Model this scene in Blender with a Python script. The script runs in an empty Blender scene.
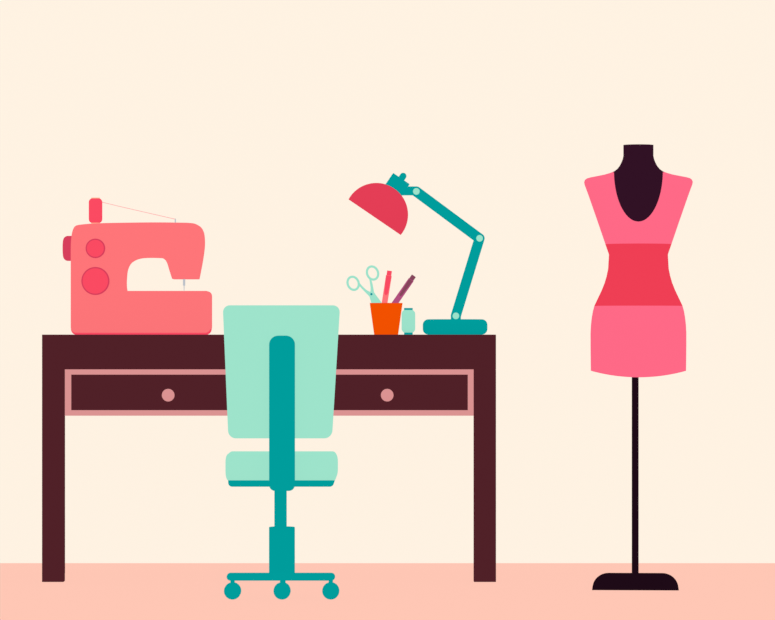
import bpy, bmesh, math
from mathutils import Vector, Matrix

# ------------------------------------------------------------------ frame
W, H = 775, 620
D0 = 12.0                       # camera to desk front
EYE = 0.75                      # eye height = desk top height
HOR = 334.6                     # image row of the horizon
F = 247.4 * D0 / EYE            # focal length in pixels
S = lambda y: (D0 + y) / F      # metres per pixel at depth y
X = lambda px, y: (px - W / 2) * S(y)
Z = lambda py, y: EYE - (py - HOR) * S(y)
P = lambda px, py, y: Vector((X(px, y), y, Z(py, y)))
col = bpy.context.scene.collection
pi = math.pi

# -------------------------------------------------------------- materials
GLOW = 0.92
def lin(h):
    out = []
    for i in (0, 2, 4):
        c = int(h[i:i + 2], 16) / 255
        out.append(c / 12.92 if c <= .04045 else ((c + .055) / 1.055) ** 2.4)
    return out + [1.0]

def mat(name, hexa, glow=GLOW, gain=1.0):
    """flat matt poster paint: evenly self-lit plus diffuse"""
    m = bpy.data.materials.new(name)
    m.use_nodes = True
    nt = m.node_tree
    nt.nodes.clear()
    out = nt.nodes.new('ShaderNodeOutputMaterial')
    rgb = nt.nodes.new('ShaderNodeRGB'); rgb.outputs[0].default_value = lin(hexa)
    dif = nt.nodes.new('ShaderNodeBsdfDiffuse'); dif.inputs['Roughness'].default_value = 0
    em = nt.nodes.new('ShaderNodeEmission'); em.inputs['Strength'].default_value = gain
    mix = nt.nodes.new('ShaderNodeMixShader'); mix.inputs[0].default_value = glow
    nt.links.new(rgb.outputs[0], dif.inputs['Color'])
    nt.links.new(rgb.outputs[0], em.inputs['Color'])
    nt.links.new(dif.outputs[0], mix.inputs[1])
    nt.links.new(em.outputs[0], mix.inputs[2])
    nt.links.new(mix.outputs[0], out.inputs['Surface'])
    return m

M = dict(
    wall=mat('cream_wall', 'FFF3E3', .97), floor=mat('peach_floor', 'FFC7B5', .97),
    wood=mat('dark_maroon_wood', '502128'), rail=mat('dusty_pink_trim', 'DB9493'),
    mint=mat('mint_fabric', '9EE5CD'), teal=mat('teal_metal', '009E9D'),
    coral=mat('coral_enamel', 'FF767A'), red=mat('red_plastic', 'FB4B63'),
    ring=mat('crimson_plastic', 'D73F5D'), steel=mat('pale_steel', 'BCC5CC'),
    thread=mat('pink_thread', 'FFA9A8'), tan=mat('peach_plastic', 'FFB493'),
    shade=mat('lamp_red', 'E43E56'), orange=mat('orange_plastic', 'F55200'),
    pink=mat('pink_cloth', 'FF6A88'), belt=mat('red_cloth', 'EF3F55'),
    body=mat('aubergine_form', '311225'), stand=mat('near_black_metal', '1E0B17'),
    plum=mat('plum_plastic', 'B35080'), plumd=mat('dark_plum_plastic', '87465C'),
    rivet=mat('deep_teal_rivet', '00909B'),
)

# ---------------------------------------------------------------- helpers
def thing(name, loc, label, cat, group=None):
    o = bpy.data.objects.new(name, None)
    o.empty_display_size = .1
    o.location = loc
    o['label'] = label; o['category'] = cat
    if group: o['group'] = group
    col.objects.link(o)
    return o

ORIGIN = {}
def build(name, bm, m, parent=None, bevel=0, smooth=False, label=None, segs=3):
    bmesh.ops.recalc_face_normals(bm, faces=bm.faces)
    base = ORIGIN.get(parent.name, Vector(parent.location)) if parent else Vector((0, 0, 0))
    bmesh.ops.translate(bm, verts=bm.verts, vec=-base)
    me = bpy.data.meshes.new(name)
    bm.to_mesh(me); bm.free()
    me.materials.append(m)
    if smooth:
        for p in me.polygons: p.use_smooth = True
    o = bpy.data.objects.new(name, me)
    col.objects.link(o)
    if parent:
        o.parent = parent
        ORIGIN[o.name] = base
    if bevel:
        b = o.modifiers.new('edge', 'BEVEL')
        b.width = bevel; b.segments = segs; b.limit_method = 'ANGLE'
        b.angle_limit = math.radians(50); b.use_clamp_overlap = True
    if label: o['label'] = label
    return o

def prism(bm, pts, y0, y1, yref=None):
    """extrude a pixel outline, measured at depth yref, from y0 to y1"""
    yref = y0 if yref is None else yref
    w = [(X(a, yref), Z(b, yref)) for a, b in pts]
    f = [bm.verts.new((x, y0, z)) for x, z in w]
    k = [bm.verts.new((x, y1, z)) for x, z in w]
    n = len(w)
    bm.faces.new(f); bm.faces.new(k[::-1])
    for i in range(n):
        j = (i + 1) % n
        bm.faces.new((f[i], k[i], k[j], f[j]))
    return bm

def rr(x0, y0, x1, y1, tl=0, tr=0, br=0, bl=0, n=7):
    """rounded rectangle outline; a radius is a number or an (rx, ry) pair"""
    pts = []
    for cx, cy, r, sx, sy, a in ((x0, y0, tl, 1, 1, pi), (x1, y0, tr, -1, 1, 1.5 * pi),
                                 (x1, y1, br, -1, -1, 0), (x0, y1, bl, 1, -1, .5 * pi)):
        rx, ry = r if isinstance(r, tuple) else (r, r)
        if rx == 0: pts.append((cx, cy)); continue
        for i in range(n + 1):
            t = a + .5 * pi * i / n
            pts.append((cx + sx * rx + rx * math.cos(t), cy + sy * ry + ry * math.sin(t)))
    return pts

def spline(pts, n=6):
    out = []
    for i in range(len(pts) - 1):
        p0 = pts[max(i - 1, 0)]; p1 = pts[i]; p2 = pts[i + 1]; p3 = pts[min(i + 2, len(pts) - 1)]
        for k in range(n):
            t = k / n
            out.append(tuple(.5 * (2 * p1[d] + (p2[d] - p0[d]) * t + (2 * p0[d] - 5 * p1[d] + 4 * p2[d] - p3[d]) * t * t
                                   + (3 * p1[d] - p0[d] - 3 * p2[d] + p3[d]) * t ** 3) for d in (0, 1)))
    return out + [pts[-1]]

def lathe(bm, origin, axis, prof, n=48):
    """revolve (radius, height) pairs about axis from origin, ends closed"""
    a = Vector(axis).normalized()
    u = a.orthogonal().normalized(); v = a.cross(u)
    rings = []
    for r, h in prof:
        c = Vector(origin) + a * h
        if r < 1e-6: rings.append([bm.verts.new(c)])
        else: rings.append([bm.verts.new(c + r * (u * math.cos(2 * pi * i / n) + v * math.sin(2 * pi * i / n))) for i in range(n)])
    for p, q in zip(rings, rings[1:]):
        if len(p) == 1 and len(q) == 1: continue
        for i in range(n):
            j = (i + 1) % n
            if len(p) == 1: bm.faces.new((p[0], q[j], q[i]))
            elif len(q) == 1: bm.faces.new((p[i], p[j], q[0]))
            else: bm.faces.new((p[i], p[j], q[j], q[i]))
    for r in (rings[0], rings[-1]):
        if len(r) > 2: bm.faces.new(r)
    return bm

def rod(bm, p0, p1, r, r1=None, n=24):
    p0 = Vector(p0); p1 = Vector(p1)
    return lathe(bm, p0, p1 - p0, [(r, 0), (r if r1 is None else r1, (p1 - p0).length)], n)

def roundprof(R, h, e, n=7):
    """profile of a disc of radius R, height h, edge rounding e"""
    pr = [(0, 0)]
    for i in range(n + 1):
        t = .5 * pi * i / n
        pr.append((R - e + e * math.sin(t), e - e * math.cos(t)))
    for i in range(n + 1):
        t = .5 * pi * i / n
        pr.append((R - e + e * math.cos(t), h - e + e * math.sin(t)))
    return pr + [(0, h)]

def box(bm, x0, x1, y0, y1, z0, z1):
    v = [bm.verts.new((x, y, z)) for x in (x0, x1) for y in (y0, y1) for z in (z0, z1)]
    for f in ((0, 1, 3, 2), (4, 6, 7, 5), (0, 4, 5, 1), (2, 3, 7, 6), (0, 2, 6, 4), (1, 5, 7, 3)):
        bm.faces.new([v[i] for i in f])
    return bm

def tube(bm, path, r, n=10, closed=False):
    path = [Vector(p) for p in path]; m = len(path)
    rings = []
    for i, p in enumerate(path):
        a = path[(i - 1) % m] if closed or i else p
        b = path[(i + 1) % m] if closed or i < m - 1 else p
        t = (b - a).normalized()
        u = t.cross(Vector((0, 1, 0)))
        if u.length < 1e-4: u = t.orthogonal()
        u.normalize(); v = t.cross(u)
        rings.append([bm.verts.new(p + r * (u * math.cos(2 * pi * k / n) + v * math.sin(2 * pi * k / n))) for k in range(n)])
    for i in range(m if closed else m - 1):
        p, q = rings[i], rings[(i + 1) % m]
        for k in range(n):
            l = (k + 1) % n
            bm.faces.new((p[k], p[l], q[l], q[k]))
    if not closed:
        bm.faces.new(rings[0]); bm.faces.new(rings[-1])
    return bm

B = bmesh.new
TOP = EYE

# ---------------------------------------------------------------- setting
YW = EYE * F / 228.55 - D0
def struct(name, bm, m):
    o = build(name, bm, m); o['kind'] = 'structure'
    return o
struct('wall_back', box(B(), -7, 7, YW, YW + .15, -.15, 4.2), M['wall'])
struct('floor', box(B(), -7, 7, -13.5, YW + .15, -.15, 0), M['floor'])

# ------------------------------------------------------------------- desk
DD = .45
desk = thing('writing_desk', (X(269, 0), DD / 2, 0),
             'wide dark maroon wooden desk with two drawers framed in dusty pink', 'desk')
build('desk_top', box(B(), X(42, 0), X(496, 0), 0, DD, Z(369.4, 0), TOP), M['wood'], desk, .0012, segs=2)
zt = Z(369.4, 0)
for x0, x1, y0, y1 in ((42, 63.6, 0, .05), (473.9, 496, 0, .05), (42, 53, DD - .034, DD), (485, 496, DD - .034, DD)):
    build('leg', box(B(), X(x0, 0), X(x1, 0), y0, y1, 0, zt), M['wood'], desk, .001, segs=2)
fr = B()
xs = [(64.9, 71.2), (265, 306), (467.8, 473.6)]
for a, b in xs: box(fr, X(a, 0), X(b, 0), -.001, .03, Z(410.2, 0), Z(374.6, 0))
for a, b in ((369.4, 374.6), (410.2, 415.7)): box(fr, X(64.9, 0), X(473.6, 0), -.001, .03, Z(b, 0), Z(a, 0))
build('drawer_frame', fr, M['rail'], desk, label='dusty pink drawer frame')
for a, b, k in ((71.2, 265, 168.4), (306, 467.8, 387.2)):
    bm = box(B(), X(a, 0), X(b, 0), .002, .02, Z(410.2, 0), Z(374.6, 0))
    box(bm, X(a + 2, 0), X(b - 2, 0), .02, .38, Z(409, 0), Z(376, 0))
    dr = build('drawer', bm, M['wood'], desk)
    c = P(k, 395.1, 0)
    kn = B()
    lathe(kn, c + Vector((0, .004, 0)), (0, -1, 0),
          [(.008, 0), (.008, .008), (.0189, .012), (.0192, .016), (.0175, .021), (.011, .0245), (0, .026)], 32)
    build('knob', kn, M['rail'], dr, smooth=True, label='round dusty pink knob')

# ------------------------------------------------------------------ chair
YC = EYE * F / 264.75 - D0                       # caster plane
YK = -.70                                       # column
YS = -.93                                       # back face of the upright
chair = thing('office_chair', (X(282, YK), YK, 0),
              'mint green swivel chair with teal frame on casters, seen from behind at the desk', 'chair')
build('backrest', prism(B(), [(x + (y - 305.3) / 133.1 * (5.6 if x < 282 else -8.1), y) for x, y in rr(222.7, 305.3, 339.9, 438.4, 7, 7, 7.5, 7.5)],
    -.91, -.865), M['mint'], chair, .005)
build('back_support', prism(B(), rr(269.1, 335.6, 294.8, 491, 9, 9, 6, 6), YS, -.908), M['teal'], chair, .003,
      label='teal upright bar behind the backrest')
# seat cushion: rows of a rounded block, softened at the rims
st = B()
n0, n1 = -.862, -.565
rows = []
outl = rr(225.2, 454.0, 336.8, 480.9, (3, 8), (5, 10), (3, 9), (3, 9), 8)
cx, cz = 281.6, 468
for y, k in ((n0, .93), (n0 + .008, .985), (n0 + .02, 1), (n1 - .05, 1), (n1 - .02, .985), (n1 - .006, .95), (n1, .88)):
    rows.append([st.verts.new((X(cx + (a - cx) * (1 - (1 - k) * .35), n0), y, Z(cz + (b - cz) * k, n0))) for a, b in outl])
for p, q in zip(rows, rows[1:]):
    for i in range(len(p)):
        j = (i + 1) % len(p); st.faces.new((p[i], p[j], q[j], q[i]))
st.faces.new(rows[0]); st.faces.new(rows[-1])
build('seat', st, M['mint'], chair, smooth=True)
build('seat_pan', prism(B(), rr(228.1, 480.2, 333.8, 486.8, 0, 0, 4, 4), n0 + .004, n1 - .03, n0), M['teal'], chair, .002)
build('support_bracket', prism(B(), rr(275, 482, 288, 489.2, 1, 1, 2, 2), -.915, YK + .04, n0), M['teal'], chair, .002)
xc = X(280.55, YK)
build('gas_lift', rod(B(), (xc, YK, Z(579, YK)), (xc, YK, Z(486, YK)), 6.15 * S(YK), n=32), M['teal'], chair, smooth=False)
xs_ = X(281.95, YK)
build('column_sleeve', lathe(B(), (xs_, YK, Z(579, YK)), (0, 0, 1), [(12.9 * S(YK), 0), (12.9 * S(YK), 52.1 * S(YK))], 40), M['teal'], chair, .002)
bs = prism(B(), rr(226.6, 573.2, 335.0, 580.7, 3.75, 3.75, 3.75, 3.75), YC - .012, YC + .012, YC - .012)
prism(bs, rr(276, 574.3, 288, 580.7, 2, 2, 2, 2), YC, -.575, YC)
build('base', bs, M['teal'], chair, .002)
def caster(px, y, r, stem):
    zc = r
    st = rod(B(), (X(px, YC), y, zc), (X(px, YC), y, Z(578, YC)), stem, n=20)
    cs = build('caster', st, M['teal'], chair)
    w = lathe(B(), (X(px, YC), y - .013, zc), (0, 1, 0), roundprof(r, .026, .004), 48)
    build('wheel', w, M['teal'], cs, smooth=True)
for px in (232.6, 282.1, 330.8): caster(px, YC, 8.5 * S(YC), 2.15 * S(YC))
caster(282.1, -.60, 6.2 * S(YC), 1.8 * S(YC))

# --------------------------------------------------------- sewing machine
Y0, Y1 = .13, .235
ym = .5 * (Y0 + Y1)
sm = thing('sewing_machine', (X(141, ym), ym, TOP),
           'coral pink sewing machine with two round red dials on the left of the desk', 'sewing machine')
out = []
out += [(125.4, 290.9)] + spline([(124.8, 287), (124.7, 280.7), (125.7, 270.4), (128.6, 263.6), (133.4, 259.9), (139.0, 258.0), (146.7, 257.3),
                (158.8, 257.5), (162.6, 258.2), (165.6, 260.4), (167.5, 264.2), (168.8, 268.6)]) + [(172.1, 278.9), (197.9, 278.9)]
out += spline([(197.9, 278.9), (201.1, 262.5), (203.2, 248), (203.4, 238.6), (202.3, 231.4), (199.4, 226.4), (194.6, 223.6), (187, 222.7)])[1:]
out += spline([(165, 222.4), (146.7, 222.4), (110.5, 222.9), (93.5, 223.5), (86.9, 223.95), (78.4, 224.9), (75.1, 226.2), (73.0, 229.4), (71.6, 235), (70.9, 242), (70.7, 250), (70.7, 270)])
bl = rr(70.7, 290.9, 210.6, 332.8, 0, 5, 5.5, 5.5)
# bottom left corner, bottom right, top right of the bed (clockwise back to the throat)
out += bl[::-1][:8] + bl[::-1][8:16] + bl[::-1][16:24]
build('body', prism(B(), out, Y0, Y1), M['coral'], sm, .0015, segs=2)
build('base_plate', prism(B(), rr(70.9, 318, 210.3, 334.95, 0, 0, 6, 6), Y0 + .004, Y1 - .004), M['red'], sm, .001, label='red base plate')
def dial(px, py, R, r):
    c = P(px, py, Y0)
    d = build('dial', lathe(B(), c + Vector((0, .003, 0)), (0, -1, 0), roundprof(R * S(Y0), .011, .002, 3), 48), M['ring'], sm, smooth=False, label='round crimson dial')
    build('dial_face', lathe(B(), c + Vector((0, -.006, 0)), (0, -1, 0), roundprof(r * S(Y0), .004, .0008, 2), 48), M['red'], d, label='bright red dial face')
dial(95.5, 248.4, 9.75, 8.5); dial(95.5, 281.0, 14.0, 12.7)
c = P(63.2, 248.4, ym)
build('handwheel', lathe(B(), c, (1, 0, 0), [(0, 0), (7.6 * S(ym), 0)] + [((7.6 + 4.9 * math.sin(t)) * S(ym), (4.6 - 4.6 * math.cos(t)) * S(ym))
      for t in [pi / 2 * i / 7 for i in range(1, 8)]] + [(12.5 * S(ym), 8.8 * S(ym)), (0, 8.8 * S(ym))], 40), M['ring'], sm, smooth=False, label='crimson handwheel on the side')
nd = P(184.1, 278.5, ym)
build('needle_bar', rod(B(), P(184.1, 277, ym), P(184.1, 285.6, ym), 1.15 * S(ym)), M['steel'], sm, label='pale steel needle bar')
build('needle', rod(B(), P(184.1, 285, ym), P(184.1, 290.6, ym), .5 * S(ym), .3 * S(ym)), M['steel'], sm)
build('thread_guide', rod(B(), P(175.3, 223.5, ym), P(175.3, 218.6, ym), .6 * S(ym)), M['steel'], sm, label='thin steel thread guide')

def spool(px, y, zb, h, R, e, cap_r, caph, m_thread, m_cap, label, capname, tuck):
    x = X(px, y); k = S(y)
    t = thing('thread_spool', (x, y, zb), label, 'thread spool')
    build('thread', lathe(B(), (x, y, zb + caph), (0, 0, 1), roundprof(R * k, h - 2 * caph, e * k, 8), 40), m_thread, t, smooth=True)
    build(capname, lathe(B(), (x, y, zb), (0, 0, 1), [(cap_r * k, 0), (cap_r * k, caph + tuck * k)], 32), m_cap, t)
    build(capname, lathe(B(), (x, y, zb + h - caph - tuck * k), (0, 0, 1), [(cap_r * k, 0), (cap_r * k, caph + tuck * k)], 32), m_cap, t)
    return t
zb = Z(223.2, Y0)
rs = spool(95.55, ym, zb, Z(197.7, ym) - zb, 6.75, 4, 4.3, .55 * S(ym), M['red'], M['tan'],
           'bright red thread spool standing on top of the coral sewing machine', 'spool_end', .4)
build('loose_thread', tube(B(), [P(102.2, 202.2, ym), P(120, 206.5, ym), P(150, 213.4, ym), P(175.3, 219.2, ym - .0036)], .3 * S(ym), 8), M['thread'], rs,
      label='thin pink thread running to the guide pin')

# -------------------------------------------------------------------- cup
YCUP = .21
k = S(YCUP)
cup = thing('pencil_cup', P(386.15, 334.7, YCUP), 'orange tapered pencil cup holding scissors and two pens', 'cup')
cup.location.z = TOP
hc = Z(303.0, YCUP) - TOP
build('cup_body', lathe(B(), (cup.location.x, YCUP, TOP), (0, 0, 1),
      [(0, 0), (12.0 * k, 0), (16.4 * k, hc), (15.7 * k, hc), (11.4 * k, .006), (0, .006)], 56), M['orange'], cup, smooth=False)

def pen(top, rim, y, length, m_body, m_panel, m_cap, label, panel=1.0):
    k = S(y)
    a = P(*top, y); b = P(*rim, y)
    d = (b - a).normalized()
    r = 2.9 * k
    end = a + d * length
    t = thing('marker_pen', end, label, 'pen')
    prof = [(0, -.012), (.0015, -.012), (.003, -.006), (r * .75, 0), (r, .006), (r, length - 4.7 * k)]
    bm = lathe(B(), end, -d, prof, 28)
    build('barrel', bm, m_body, t, smooth=False)
    build('end_cap', lathe(B(), a, d, roundprof(2.4 * k, 4.9 * k, .0006, 2), 28), m_cap, t)
    # darker panel on the barrel: a shell a hair proud of it, round at its lower end
    u = Vector((0, 1, 0)).cross(d).normalized(); f = Vector((0, -1, 0))
    bm = B(); R = r * 1.03; N = 12; rows = []
    for i in range(17):
        s = i / 16
        h = (5.1 + 19.6 * s) * k
        half = panel * (2.66 - 1.05 * s) / 2.8
        if s > .87: half *= math.sqrt(max(0, 1 - ((s - .87) / .132) ** 2)) * .97 + .03
        am = math.asin(min(.99, half))
        rows.append([bm.verts.new(a + d * h + R * (u * math.sin(am * q) + f * math.cos(am * q))) for q in [2 * j / N - 1 for j in range(N + 1)]])
    for p, q in zip(rows, rows[1:]):
        for j in range(N): bm.faces.new((p[j], p[j + 1], q[j + 1], q[j]))
    build('barrel_panel', bm, m_panel, t)
    return t
pen((389.6, 270.8), (384.6, 303), YCUP + .012, 54 * k, M['coral'], M['red'], M['red'],
    'coral red marker pen standing upright in the orange cup')
pen((413.9, 275.8), (395.0, 303), YCUP + .03, 50 * k, M['plum'], M['plumd'], M['plumd'],
    'plum purple marker pen leaning right in the orange cup', .74)

YSC = YCUP - .003
k = S(YSC)
sc = thing('scissors', P(378, 322, YSC), 'mint green scissors with open handles standing in the orange cup', 'scissors')
def ellipse(cx, cy, a, b, tilt, y):
    c, s = math.cos(tilt), math.sin(tilt)
    return [P(cx + a * math.cos(t) * c - b * math.sin(t) * s, cy + a * math.cos(t) * s + b * math.sin(t) * c, y)
            for t in [2 * pi * i / 48 for i in range(48)]]
hA = spline([(368.6, 276.6), (369.4, 280), (370.1, 284), (370.6, 288), (370.3, 292), (369.2, 295.6)], 4) + [(371.3, 303), (376.5, 318), (379.5, 320), (381, 303), (375, 293.6)] \
    + spline([(374.0, 292.2), (373.3, 288), (372.3, 283), (371.2, 279.4)], 4)
hB = spline([(358.4, 280.6), (360.2, 283.6), (363, 286.8), (366.6, 290), (369.6, 291.6), (373.6, 292.6)], 4) + [(375.6, 294.6), (382.0, 303), (391, 314), (390, 316.5), (377, 306), (369.4, 296.6)] \
    + spline([(368.2, 295.2), (364.6, 291.6), (361.4, 288.2), (358.8, 285.4)], 4)
for pts, y, ring in ((hA, YSC - .0035, (372.55, 273.0)), (hB, YSC + .0002, (353.15, 283.3))):
    b = build('blade', prism(B(), pts, y, y + .0033, YSC), M['mint'], sc)
    build('finger_ring', tube(B(), ellipse(*ring, 5.45, 6.7, -.38, y + .0016), 1.12 * k, 10, True), M['mint'], b, smooth=True)
build('pivot', lathe(B(), P(371.4, 294.2, YSC) + Vector((0, .0045, 0)), (0, -1, 0), roundprof(1.15 * k, .0095, .0008, 2), 20), M['rivet'], sc,
      label='deep teal pivot rivet')

# ----------------------------------------------------------- mint spool
YB = .15
spool(408.4, YB, TOP, Z(308.0, YB) - TOP, 6.8, 4.6, 4.3, 1.5 * S(YB), M['mint'], M['teal'],
      'mint green thread spool with teal ends on the desk beside the orange cup', 'spool_end', .6)

# ------------------------------------------------------------------- lamp
YL = .22
k = S(YL)
lamp = thing('desk_lamp', (X(455.1, YL), YL, TOP), 'teal jointed desk lamp with tilted red dome shade on the right of the desk', 'lamp')
hb = Z(319.3, YL) - TOP
bm = lathe(B(), (X(455.1, YL), YL, TOP), (0, 0, 1), roundprof(32.3 * k, hb, 5.6 * k, 8), 64)
build('base', bm, M['teal'], lamp, smooth=True)
J = [(455.8, 315.9), (479.5, 238.4), (416.3, 191.5)]
def link(bm, a, b, r, y0, y1):
    ang = math.atan2(b[1] - a[1], b[0] - a[0])
    pts = [(b[0] + r * math.cos(ang - pi / 2 + pi * i / 12), b[1] + r * math.sin(ang - pi / 2 + pi * i / 12)) for i in range(13)]
    pts += [(a[0] + r * math.cos(ang + pi / 2 + pi * i / 12), a[1] + r * math.sin(ang + pi / 2 + pi * i / 12)) for i in range(13)]
    return prism(bm, pts, y0, y1, YL)
build('mounting_post', prism(B(), rr(450.9, 315.9, 460.8, 322), YL - .01, YL + .01, YL), M['teal'], lamp, .001)
build('lower_arm', link(B(), J[0], J[1], 5.05, YL - .011, YL + .003), M['teal'], lamp, .001)
build('upper_arm', link(B(), J[1], J[2], 5.1, YL - .003, YL + .011), M['teal'], lamp, .001)
for j in J:
    c = P(*j, YL)
    build('joint_pin', lathe(B(), c + Vector((0, -.014, 0)), (0, 1, 0), roundprof(3.3 * k, .028, .001, 2), 32), M['mint'], lamp, label='round mint joint pin')
# head: axis points up and right out of the dome
n = Vector((.563, 0, .826)).normalized()
sight = P(375.1, 217.4, YL) - Vector((0, -D0, EYE))
n = (n - sight * (n.dot(sight) / sight.length_squared)).normalized()
cen = P(376.3, 214.7, YL)
R = 31.75 * k
prof = []
a0 = math.asin(3.0 / 31.65)
for i in range(25):
    t = -a0 + (pi / 2 + a0) * i / 24
    prof.append((R * math.cos(t), R * math.sin(t)))
inner = [((R - .003) * math.cos(t), (R - .003) * math.sin(t)) for t in [pi / 2 - (pi / 2 + a0) * i / 24 for i in range(25)]]
prof[-1] = (0, R); inner[0] = (0, R - .003)
bm = B()
lathe(bm, cen, n, prof + inner + [prof[0]], 72)
bmesh.ops.remove_doubles(bm, verts=bm.verts, dist=1e-5)
for f in [f for f in bm.faces if len(f.verts) > 10]: bm.faces.remove(f)
build('lamp_shade', bm, M['shade'], lamp, smooth=True, label='red dome lamp shade tilted down to the left')
hc_ = P(376.9, 214.6, YL)
hx = lambda t, u: (376.9 + .563 * t + .826 * u, 214.6 - .826 * t + .563 * u)
hd = prism(B(), [hx(25, -9.9), hx(43.5, -9.9), hx(43.5, 9.9), hx(25, 9.9)], YL - .012, YL + .012, YL)
prism(hd, rr(398, 186.5, 416.2, 195.3), YL - .006, YL + .006, YL)
build('lamp_head', hd, M['teal'], lamp, .001)
kp = [(3.3 * k, 0), (3.3 * k, 3.6 * k)] + [(3.3 * k * math.cos(t), 3.6 * k + 3.3 * k * math.sin(t)) for t in [pi / 2 * i / 8 for i in range(1, 8)]] + [(0, 6.9 * k)]
build('switch_knob', lathe(B(), hc_ + n * 43 * k, n, kp, 28), M['teal'], lamp, smooth=False)

# ------------------------------------------------------------- dress form
YF = EYE * F / 255.7 - D0
BD = .12
YM = YF + BD / 2
k = S(YM)
CX = 638.4
form_turn = math.radians(-3.63)
form = thing('dress_form', (X(635.1, YM), YM, 0), 'pink and red tailor dress form with dark neck on a slim black stand', 'dress form')
bo = rr(593.4, 575.4, 680.0, 590.2, (16.3, 15.3), (16.3, 15.3), 0, 0, 12)
build('stand_base', prism(B(), bo, YF, YF + BD, YF), M['stand'], form)
xp = X(635.2, YM)
build('pole', rod(B(), (xp, YM, Z(586, YM)), (xp, YM, Z(340, YM)), 3.4 * k, n=32), M['stand'], form)

SIL = [(145.0, 15.0), (156, 15.0), (159.5, 15.8), (163, 17.2), (166, 18.8), (169, 21.2), (171.3, 24.3), (173, 28.5), (174.6, 34.0), (176.2, 42.0), (177.4, 48.3),
       (178.4, 51.6), (179.8, 53.4), (182, 54.2), (184.5, 53.8), (187.4, 52.7), (195, 49.9), (221.8, 40.6), (243.8, 33.1), (254.5, 29.4), (268.7, 30.2), (276, 31.7), (282.9, 33.7),
       (290, 36.5), (297.6, 40.1), (305.6, 43.9), (311, 45.4), (317.8, 46.6), (325, 47.4), (333, 47.8), (345, 47.8), (371, 47.5), (380, 47.4)]
DEP = [(144.6, 15.0), (156, 15.5), (166, 17.5), (171.3, 19.5), (176, 21), (184, 26), (195, 31), (210, 36), (225, 36), (243.8, 31), (254.5, 28), (275, 29), (305.6, 36), (325, 39), (380, 38)]
def lerp(T, y):
    if y <= T[0][0]: return T[0][1]
    for (a, p), (b, q) in zip(T, T[1:]):
        if y <= b: return p + (q - p) * (y - a) / (b - a)
    return T[-1][1]
wid = lambda y: lerp(SIL, y)
dep = lambda y: lerp(DEP, y)
def pt(y, x, side, off=0.0):
    """a point of the form's surface: pixel row y, offset x from the centre line, side -1 front, 1 back"""
    w, d = wid(y) - off, dep(y) - off
    q = max(-1, min(1, x / w))
    p = P(CX + q * w, y, YM)
    p.y = YM + side * d * k * math.sqrt(max(0, 1 - q * q))
    return p
def grid(bm, rows):
    vr = [[bm.verts.new(p) for p in r] for r in rows]
    for a, b in zip(vr, vr[1:]):
        for i in range(len(a) - 1):
            try: bm.faces.new((a[i], a[i + 1], b[i + 1], b[i]))
            except ValueError: pass
    return vr
def levels(y0, y1, extra=(), step=3.0):
    L = [y0 + (y1 - y0) * i / max(1, round((y1 - y0) / step)) for i in range(max(1, round((y1 - y0) / step)) + 1)]
    return sorted(set([round(v, 3) for v in L + [s for s, _ in SIL if y0 < s < y1] + list(extra)]))
NC = 22
def ringrow(y, off=0.0, hem=None):
    r = []
    for i in range(4 * NC):
        t = 2 * pi * i / (4 * NC)
        yy = hem(math.cos(t)) if hem else y
        w, d = wid(yy) - off, dep(yy) - off
        p = P(CX + w * math.cos(t), yy, YM); p.y = YM + d * k * math.sin(t)
        r.append(p)
    return r
# dark neck and chest under the cloth
bm = B()
lv = levels(145.0, 236)
rows = [ringrow(y, 0 if y <= 171 else min(1.2, (y - 171) * .4)) for y in lv]
vr = grid(bm, [r + [r[0]] for r in rows])
bm.faces.new([v for v in vr[0][:-1]]); bm.faces.new([v for v in vr[-1][:-1]])
bmesh.ops.remove_doubles(bm, verts=bm.verts, dist=1e-6)
build('neck_and_chest', bm, M['body'], form, smooth=False, label='dark aubergine neck and chest in the scoop neckline')
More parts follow.
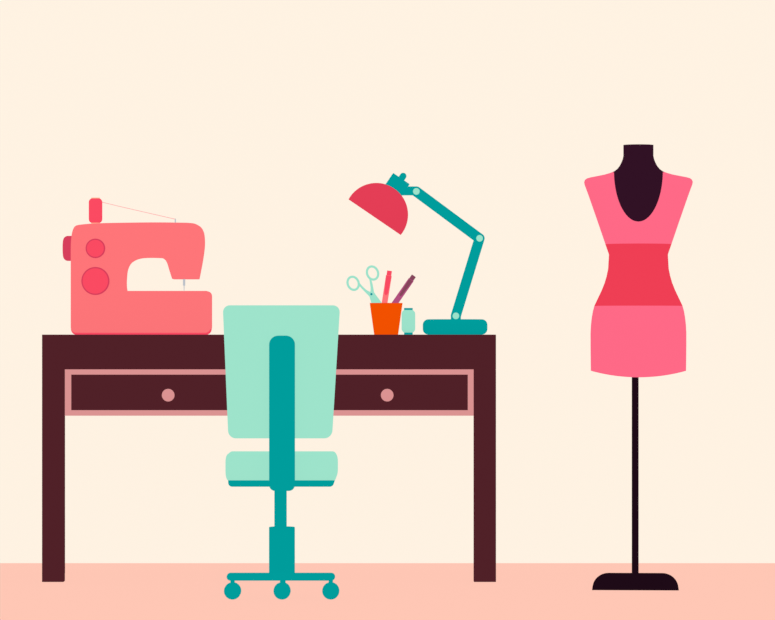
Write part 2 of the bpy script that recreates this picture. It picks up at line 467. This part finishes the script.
# bodice with scoop neckline
def U(y):
    if y >= 222.6: return 0.0
    return 24.3 * math.sqrt(max(0, 1 - ((y - 171.3) / 51.3) ** 2))
bm = B()
lv = levels(171.3, 244.2, (218, 219.5, 220.6, 221.3, 221.9, 222.4, 222.6), 2.0)
for s in (1, -1):
    rows = []
    for y in lv:
        w = wid(y); a0_ = math.asin(min(1, U(y) / w))
        rows.append([pt(y, s * w * math.sin(a0_ + (pi / 2 - a0_) * i / NC), -1) for i in range(NC + 1)])
    grid(bm, rows)
rows = [[pt(y, wid(y) * math.sin(-pi / 2 + pi * i / (2 * NC)), 1) for i in range(2 * NC + 1)] for y in lv]
grid(bm, rows)
bmesh.ops.remove_doubles(bm, verts=bm.verts, dist=1e-5)
build('bodice', bm, M['pink'], form, label='pink sleeveless bodice with scoop neck')
bm = B()
rows = [ringrow(y) for y in levels(244.2, 305.9)]
grid(bm, [r + [r[0]] for r in rows])
bmesh.ops.remove_doubles(bm, verts=bm.verts, dist=1e-6)
build('waistband', bm, M['belt'], form, label='wide red waistband')
bm = B()
NR = 24
rows = []
for j in range(NR + 1):
    t = j / NR
    rows.append(ringrow(0, 0, lambda c: 305.9 + t * (370.7 + 6.2 * (1 - c * c) - 305.9)))
vr = grid(bm, [r + [r[0]] for r in rows])
cvert = bm.verts.new(P(CX, 374, YM))
for a, b in zip(vr[-1], vr[-1][1:]): bm.faces.new((a, b, cvert))
bmesh.ops.remove_doubles(bm, verts=bm.verts, dist=1e-6)
build('skirt', bm, M['pink'], form, label='short pink skirt section with curved hem')

form.rotation_euler.z = form_turn      # it faces the viewer

# ---------------------------------------------------------- light, camera
sc_ = bpy.context.scene
wd = bpy.data.worlds.new('even_daylight'); sc_.world = wd
wd.use_nodes = True
bg = wd.node_tree.nodes.get('Background') or wd.node_tree.nodes.new('ShaderNodeBackground')
bg.inputs['Color'].default_value = (1, 1, 1, 1); bg.inputs['Strength'].default_value = 1.0
ou = wd.node_tree.nodes.get('World Output') or wd.node_tree.nodes.new('ShaderNodeOutputWorld')
wd.node_tree.links.new(bg.outputs[0], ou.inputs['Surface'])

cd = bpy.data.cameras.new('camera'); cam = bpy.data.objects.new('camera', cd)
col.objects.link(cam)
cam.location = (0, -D0, EYE); cam.rotation_euler = (pi / 2, 0, 0)
cd.sensor_fit = 'HORIZONTAL'; cd.sensor_width = 36.0; cd.lens = F / W * 36.0
cd.shift_y = (HOR - H / 2) / W
cd.clip_end = 60
sc_.camera = cam
sc_.view_settings.view_transform = 'Standard'
sc_.view_settings.look = 'None'
sc_.view_settings.exposure = 0; sc_.view_settings.gamma = 1
